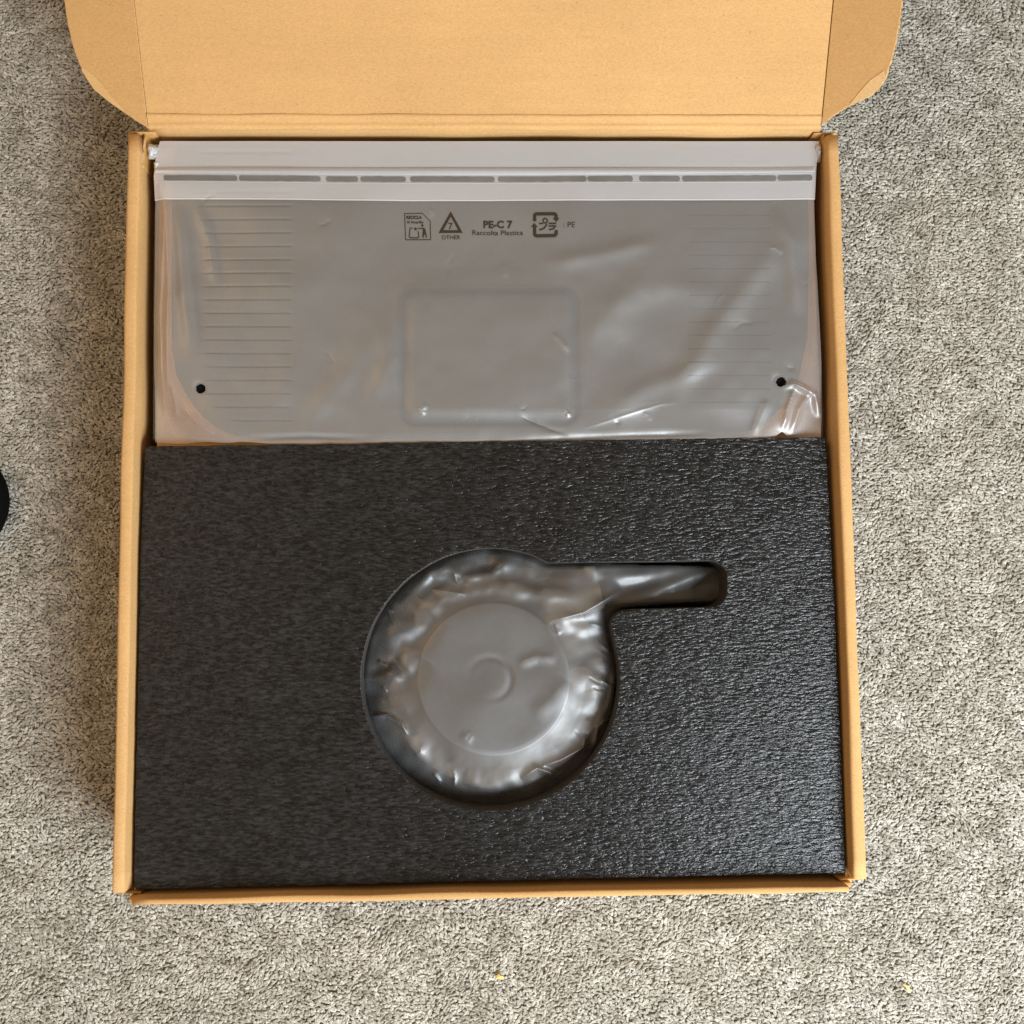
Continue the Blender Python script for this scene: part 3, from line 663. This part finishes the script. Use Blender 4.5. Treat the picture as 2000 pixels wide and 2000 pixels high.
def arc(cx_, cy_, r, a0, a1, n_=5): return [(cx_ + r * math.cos(math.radians(a0 + (a1 - a0) * i / n_)), cy_ + r * math.sin(math.radians(a0 + (a1 - a0) * i / n_))) for i in range(n_ + 1)]
I = Ink()
I.stroke([px_(*q) for q in [(608, 465), (608, 350)] + arc(668, 330, 60, 180, 270) + arc(1125, 330, 60, 270, 360) + [(1185, 385)]], 6.2)
I.poly([px_(1095, 385), px_(1275, 385), px_(1185, 490)])
I.stroke([px_(*q) for q in [(1190, 708), (1190, 790)] + arc(1130, 795, 52, 0, 90) + arc(665, 795, 55, 90, 180) + [(608, 610)]], 6.2)
I.poly([px_(512, 612), px_(600, 512), px_(692, 612)]); I.done('printed_recycling_arrows')
I = Ink()
I.stroke([px_(*q) for q in [(728, 528), (838, 528)]], 2.7); I.stroke([px_(*q) for q in [(935, 535), (905, 600), (850, 660), (735, 695)]], 2.9)
I.stroke([px_(*q) for q in arc(893, 455, 60, 0, 330, 12)], 2.4, True)
I.stroke([px_(*q) for q in [(985, 528), (1188, 528)]], 2.7); I.stroke([px_(*q) for q in [(985, 598), (1165, 598), (1130, 655), (1080, 680), (990, 695)]], 2.7)
I.done('printed_katakana')

# ------------------------------------------------------------------ the black foam insert
ZT = RIM - 0.011
foam = thing('foam_insert', 'thick black foam insert with a pan-shaped cutout, filling the front of the box', 'foam')
cut = [(1072, 1098), (1110, 1097.5), (1200, 1096.5), (1300, 1095), (1385, 1093.5)] + circ(1386, 1128, 35, -85, 0, 8) + [(1421.5, 1140), (1421, 1150)] + circ(1388, 1154, 33, 10, 88, 7) \
    + [(1300, 1189.5), (1235, 1191)] + [(1219, 1193), (1206, 1199), (1198, 1208), (1195, 1220), (1199, 1245)]
cx0, cy0 = 957.8, 1326.5
def rad(th):                                    # measured radius of the round recess, by angle from the right, clockwise down
    return np.interp(th, [-70, -18, 0, 30, 60, 90, 120, 150, 180, 210, 240, 270, 290], [257, 253, 254, 255, 256, 257.5, 257, 255, 254.5, 254, 255, 258, 257])
for th in np.linspace(-14, 290, 100): cut.append((cx0 + rad(th) * math.cos(math.radians(th)), cy0 + rad(th) * math.sin(math.radians(th))))
ocon = [(284, 876), (292, 872), (400, 871.5), (600, 869), (900, 864), (1200, 860), (1450, 857), (1604, 855), (1611, 858), (1616, 930), (1630, 1200), (1643, 1500), (1652, 1698), (1648, 1704), (1300, 1712), (900, 1721), (500, 1731), (268, 1736), (263, 1731), (265, 1600), (271, 1300), (277, 1050)]
od = []
for (a, b_), (c, d_) in zip(ocon, ocon[1:] + ocon[:1]):
    m_ = max(1, int(math.hypot(c - a, d_ - b_) / 9))
    for k in range(m_):
        x, y = a + (c - a) * k / m_, b_ + (d_ - b_) * k / m_
        od.append((x + 1.3 * noise.noise(Vector((x * .05, y * .05, 1))), y + 1.5 * noise.noise(Vector((x * .05, y * .05, 8)))))
FT = 0.048
flatcut('foam_block', od, [cut], ZT, FT, [M_FOAM, M_FOAM_CUT], foam, bev=0.0004)
fl = flatcut('foam_floor', od, [], ZT - FT + 0.0002, 0.012, [M_FOAM_CUT], foam, znom=ZT)

# ------------------------------------------------------------------ wrapped round object in the cutout
C0 = (964, 1327)
disc = thing('disc_stand', 'grey round disc with a straight arm lying in the foam cutout, wrapped in film', 'stand')
ZP = ZT - 0.0098
flatcut('disc_top', circ(C0[0], C0[1], 147, 0, 356, 90), [], ZP - 0.0008, 0.004, [M_DISC], disc, bev=0.0008)
flatcut('disc_body', [(C0[0] + 6 + rq * math.cos(tq), C0[1] + 2 + rq * math.sin(tq)) for tq in np.linspace(0, 6.283, 120)[:-1] for rq in (203 + 10 * noise.noise(Vector((2 * math.cos(tq), 2 * math.sin(tq), 4))) - 32 * math.exp(-((abs(tq - 3.45) - 0.22) / 0.10) ** 2),)], [], ZP - 0.0080, 0.018, [M_DISC_MID], disc, znom=ZP - 0.008, bev=0.004)
flatcut('arm_plate', [(1010, 1112), (1160, 1108), (1178, 1186), (1080, 1215), (1010, 1170)], [], ZT - 0.0180, 0.006, [M_DISC_MID], disc, znom=ZT - 0.02, bev=0.001)
flatcut('arm', [(1080, 1112), (1395, 1108), (1404, 1122), (1402, 1160), (1392, 1174), (1120, 1180)], [], ZT - 0.026, 0.012, [M_DISC_DARK], disc, znom=ZT - 0.026, bev=0.002)
wrap = thing('film_bag', 'crinkled translucent film bag tucked round the disc in the foam cutout', 'plastic bag')
ca = np.array(cut)
def zdisc(U, V):
    r = np.hypot(U - C0[0], V - C0[1]); th = np.arctan2(V - C0[1], U - C0[0])
    z = np.full(U.shape, ZP + 0.0014)
    # the recess ring: film sinks away from the plateau towards the walls
    t = np.clip((r - 146) / 112, 0, 1)
    deep = 0.0105 + 0.002 * np.sin(th + 0.3)
    deep = deep * (1 - 0.28 * np.exp(-((th + 1.75) / 0.75) ** 4))
    z = z - 0.0010 * sig((r - 154) / 8) - deep * (0.55 * t + 0.45 * t ** 3)
    z = z - 0.0005 * np.exp(-((np.hypot(U - 958, V - 1327) - 41) / 6) ** 2) * (0.5 + 0.5 * np.sin(th * 1.0 + 2.0))
    # puckers that grow outwards
    pk = vnoise(520 * np.cos(th) + 0.35 * U, 520 * np.sin(th) + 0.35 * V, 170, 41, 2)
    z = z + 0.0018 * pk * np.clip((r - 148) / 60, 0, 1)
    ul = 0.35 + 0.65 * np.exp(-((th + 2.2) / 0.9) ** 2)        # most crumpled at the upper left
    z = z + ul * 0.0040 * vnoise(U, V, 48, 43, 2) * np.clip((r - 155) / 40, 0, 1) + 0.0016 * vnoise(U * .7 + V * .7, (V - U) * 0.5, 60, 48, 2) * np.clip((r - 150) / 30, 0, 1)
    z = z + 0.0010 * vnoise(U, V, 120, 44, 2)
    # handle channel
    h = sig((U - 1150) / 22) * sig((1212 - V) / 8)
    zh = ZT - 0.0125 - 0.013 * np.clip((U - 1160) / 200, 0, 1) ** 1.2 + 0.0015 * vnoise(U, V, 50, 47, 2)
    top = sig((1185 - V) / 10) * np.clip((U - 1020) / 150, 0, 1); h = 1 - (1 - h) * (1 - top * 0.9)
    z = z * (1 - h) + zh * h
    F = [([(1190, 1185), (1290, 1150), (1418, 1102)], 13, 0.0060, 'g'), ([(1210, 1190), (1300, 1172), (1400, 1160)], 11, 0.0036, 'g'),
         ([(1180, 1130), (1290, 1118), (1380, 1096)], 12, 0.0034, 'g'), ([(1130, 1098), (1180, 1128), (1200, 1170)], 14, 0.0030, 'g'),
         ([(1060, 1220), (1079, 1212), (1140, 1196), (1192, 1166), (1215, 1150)], 13, 0.0120, 's'), ([(1085, 1216), (1140, 1228), (1196, 1222)], 12, 0.0026, 'g'),
         ([(870, 1158), (960, 1144), (1060, 1160), (1150, 1168)], 12, 0.0034, 'g'), ([(840, 1150), (905, 1160), (900, 1166)], 3, 0.0020, 's'),
         ([(722, 1399), (755, 1396), (784, 1413), (797, 1438)], 4, 0.0062, 's'), ([(790, 1420), (820, 1480), (880, 1520)], 18, 0.0020, 'g'),
         ([(1016, 1520), (1049, 1500), (1074, 1509), (1099, 1533)], 4, 0.0075, 's'), ([(1050, 1500), (1095, 1484), (1140, 1460), (1144, 1432)], 6, 0.0060, 's'),
         ([(1160, 1464), (1168, 1420), (1194, 1400)], 4, 0.0060, 's'), ([(1130, 1300), (1166, 1340), (1168, 1400)], 16, 0.0024, 'g'),
         ([(850, 1500), (900, 1530), (1000, 1535)], 16, 0.0016, 'g'), ([(845, 1508), (862, 1530)], 2.5, 0.0030, 's'),
         ([(745, 1180), (770, 1196)], 2.5, 0.0030, 's'), ([(746, 1340), (756, 1352)], 2.5, 0.0024, 's'),
         ([(740, 1360), (790, 1300), (812, 1280)], 17, 0.0026, 'g'), ([(745, 1265), (800, 1225), (840, 1200)], 18, 0.0028, 'g'),
         ([(720, 1320), (770, 1290), (800, 1330)], 9, -0.0030, 'g'), ([(860, 1090), (900, 1130), (960, 1120), (1000, 1085)], 9, 0.0034, 'g'),
         ([(800, 1160), (840, 1120), (880, 1110)], 10, 0.0036, 'g'), ([(848, 1196), (832, 1232), (800, 1268)], 17, -0.0026, 'g'), ([(832, 1285), (808, 1318), (782, 1340)], 17, -0.0024, 'g'), ([(900, 1435), (915, 1448), (925, 1432)], 5, 0.0012, 's'),
         ([(1082, 1216), (1094, 1240)], 4, 0.0016, 's'), ([(1040, 1400), (1085, 1370), (1110, 1330)], 14, 0.0012, 'g'), ([(1010, 1300), (1050, 1285), (1090, 1290)], 8, 0.0012, 'g'),
         ([(1210, 1290), (1190, 1380), (1150, 1440)], 8, 0.0026, 'g')]
    rc = np.random.default_rng(3)
    for q in range(44):                          # small sharp puckers round the rim
        t0 = rc.uniform(-3.14, 3.14); r0 = rc.uniform(178, 222); l_ = rc.uniform(14, 42); t1 = t0 + rc.normal(0, 0.10)
        tm = (t0 + t1) / 2 + rc.normal(0, 0.03)
        F.append(([(C0[0] + rr_ * math.cos(tt), C0[1] + rr_ * math.sin(tt)) for rr_, tt in ((r0, t0), (r0 + l_ / 2, tm), (r0 + l_, t1))], rc.uniform(1.4, 3), rc.uniform(-1, 1.4) ** 3 * 0.0014, 's'))
    for pts, w_, hh, k in F: z = z + ridge(U, V, pts, w_ * (1.2 if k == 'g' else 1.1), hh * (0.75 if k == 'g' else 0.6), k)
    return np.minimum(z, ZT - 0.0015)
def inside(U, V, poly, grow=0):
    c = np.zeros(U.shape, bool); P_ = poly
    for (x0, y0), (x1, y1) in zip(P_, np.roll(P_, -1, 0)):
        cond = ((y0 > V) != (y1 > V)) & (U < (x1 - x0) * (V - y0) / (y1 - y0 + 1e-12) + x0); c ^= cond
    return c
U, V = grid(690, 1436, 1052, 1600, 1.9)
ins = inside(U, V, ca)
dist = np.full(U.shape, 1e9)
for (x0, y0), (x1, y1) in zip(ca, np.roll(ca, -1, 0)):
    dist = np.minimum(dist, seg_d(U, V, x0, y0, x1, y1)[0])
sd = np.where(ins, -dist, dist)
# room between film and wall: none at the top left, a little at the bottom right where the film is gathered
gap = 0.6 + 2.0 * np.clip((V - 1400) / 150, 0, 1) + 9.0 * sig((U - 1150) / 15) * sig((V - 1250) / 30) + 7 * sig((U - 1385) / 10) + 3 * vnoise(U, V, 36, 91, 2)
z = zdisc(U, V) - 0.004 * np.clip((sd + 16) / 16, 0, 1) ** 2
okv = (sd + gap) < 0
shift = np.hypot(U - 947, V - 1166) * (ZT - z) / 0.72 - 3.0      # the deeper the film sags, the further in it ends, clear of the cut wall
okv &= (sd + shift) < 0
p = onz(U, V, z); vs = p.reshape(-1, 3)
nr, nc = U.shape; fs = []
for i in range(nr - 1):
    for j in range(nc - 1):
        if okv[i:i+2, j:j+2].all():
            a = i * nc + j; fs.append((a, a + nc, a + nc + 1, a + 1))
me = bpy.data.meshes.new('film_sheet'); me.from_pydata(vs.tolist(), [], fs)
bm = bmesh.new(); bm.from_mesh(me); bmesh.ops.delete(bm, geom=[v for v in bm.verts if not v.link_faces], context='VERTS')
bd = [v for v in bm.verts if v.is_boundary]
for _ in range(3): bmesh.ops.smooth_vert(bm, verts=bd, factor=0.5, use_axis_x=True, use_axis_y=True, use_axis_z=False)
bm.to_mesh(me); bm.free(); link('film_sheet', me, M_FILM_DISC, wrap, True)

# ------------------------------------------------------------------ black rounded foot at the left edge, crumbs
bm = bmesh.new(); prof = [(0, 0.030), (0.020, 0.0298), (0.034, 0.027), (0.0405, 0.020), (0.0425, 0.011), (0.0415, 0.003), (0.040, 0.0)]
rings = []
for r_, z_ in prof:
    rings.append([bm.verts.new((r_ * math.cos(a), r_ * math.sin(a), z_)) for a in np.linspace(0, 2 * math.pi, 49)[:-1]] if r_ else [bm.verts.new((0, 0, z_))])
for a, b_ in zip(rings[:-1], rings[1:]):
    for i in range(48):
        j = (i + 1) % 48
        bm.faces.new((a[0], b_[i], b_[j]) if len(a) == 1 else (a[i], b_[i], b_[j], a[j]))
bm.faces.new(rings[-1][::-1])
foot = frombm('black_foot', bm, M_BLACK, None, True)
e = onz(np.array([14.]), np.array([980.]), 0.011)[0]; foot.location = (e[0] - 0.0432, e[1], 0.0)
foot['label'] = 'black rounded foot on the carpet, cut off by the left edge of the photo'; foot['category'] = 'furniture foot'
def scrap(name, pts, w_, mat, label, zc=0.0016):
    vs, fs = [], []
    for i, (u, v, k, lift) in enumerate(pts):
        p = onz(np.array([float(u)]), np.array([float(v)]), zc)[0]; h = w_ * k
        vs += [(p[0] - h, p[1] - h * .5, zc + lift), (p[0] + h, p[1] + h * .5, zc + lift + 0.0003), (p[0] + h * .9, p[1] + h * .3, zc + lift - 0.0006), (p[0] - h * .9, p[1] - h * .7, zc + lift - 0.0006)]
    for i in range(len(pts) - 1):
        for j in range(4): fs.append((i * 4 + j, (i + 1) * 4 + j, (i + 1) * 4 + (j + 1) % 4, i * 4 + (j + 1) % 4))
    fs += [(3, 2, 1, 0), tuple(4 * (len(pts) - 1) + j for j in range(4))]
    o = pydata(name, vs, fs, mat); o['label'] = label; o['category'] = 'crumb'; o['group'] = 'crumbs on the carpet'; return o
scrap('paper_crumb', [(972, 1904, 0.7, 0), (974, 1908, 1.1, .0007), (979, 1909, 1.0, .0005), (982, 1912, 0.5, 0)], 0.0016, M_CRUMB, 'small orange-yellow crumb on the carpet below the box')
scrap('paper_crumb', [(1764, 1923, 0.6, 0), (1771, 1926, 1.0, .0008), (1774, 1932, 1.0, .0006), (1777, 1938, 1.2, 0)], 0.0009, M_CRUMB, 'curled pale yellow crumb on the carpet in the bottom right corner')
print('tufts', px.size)
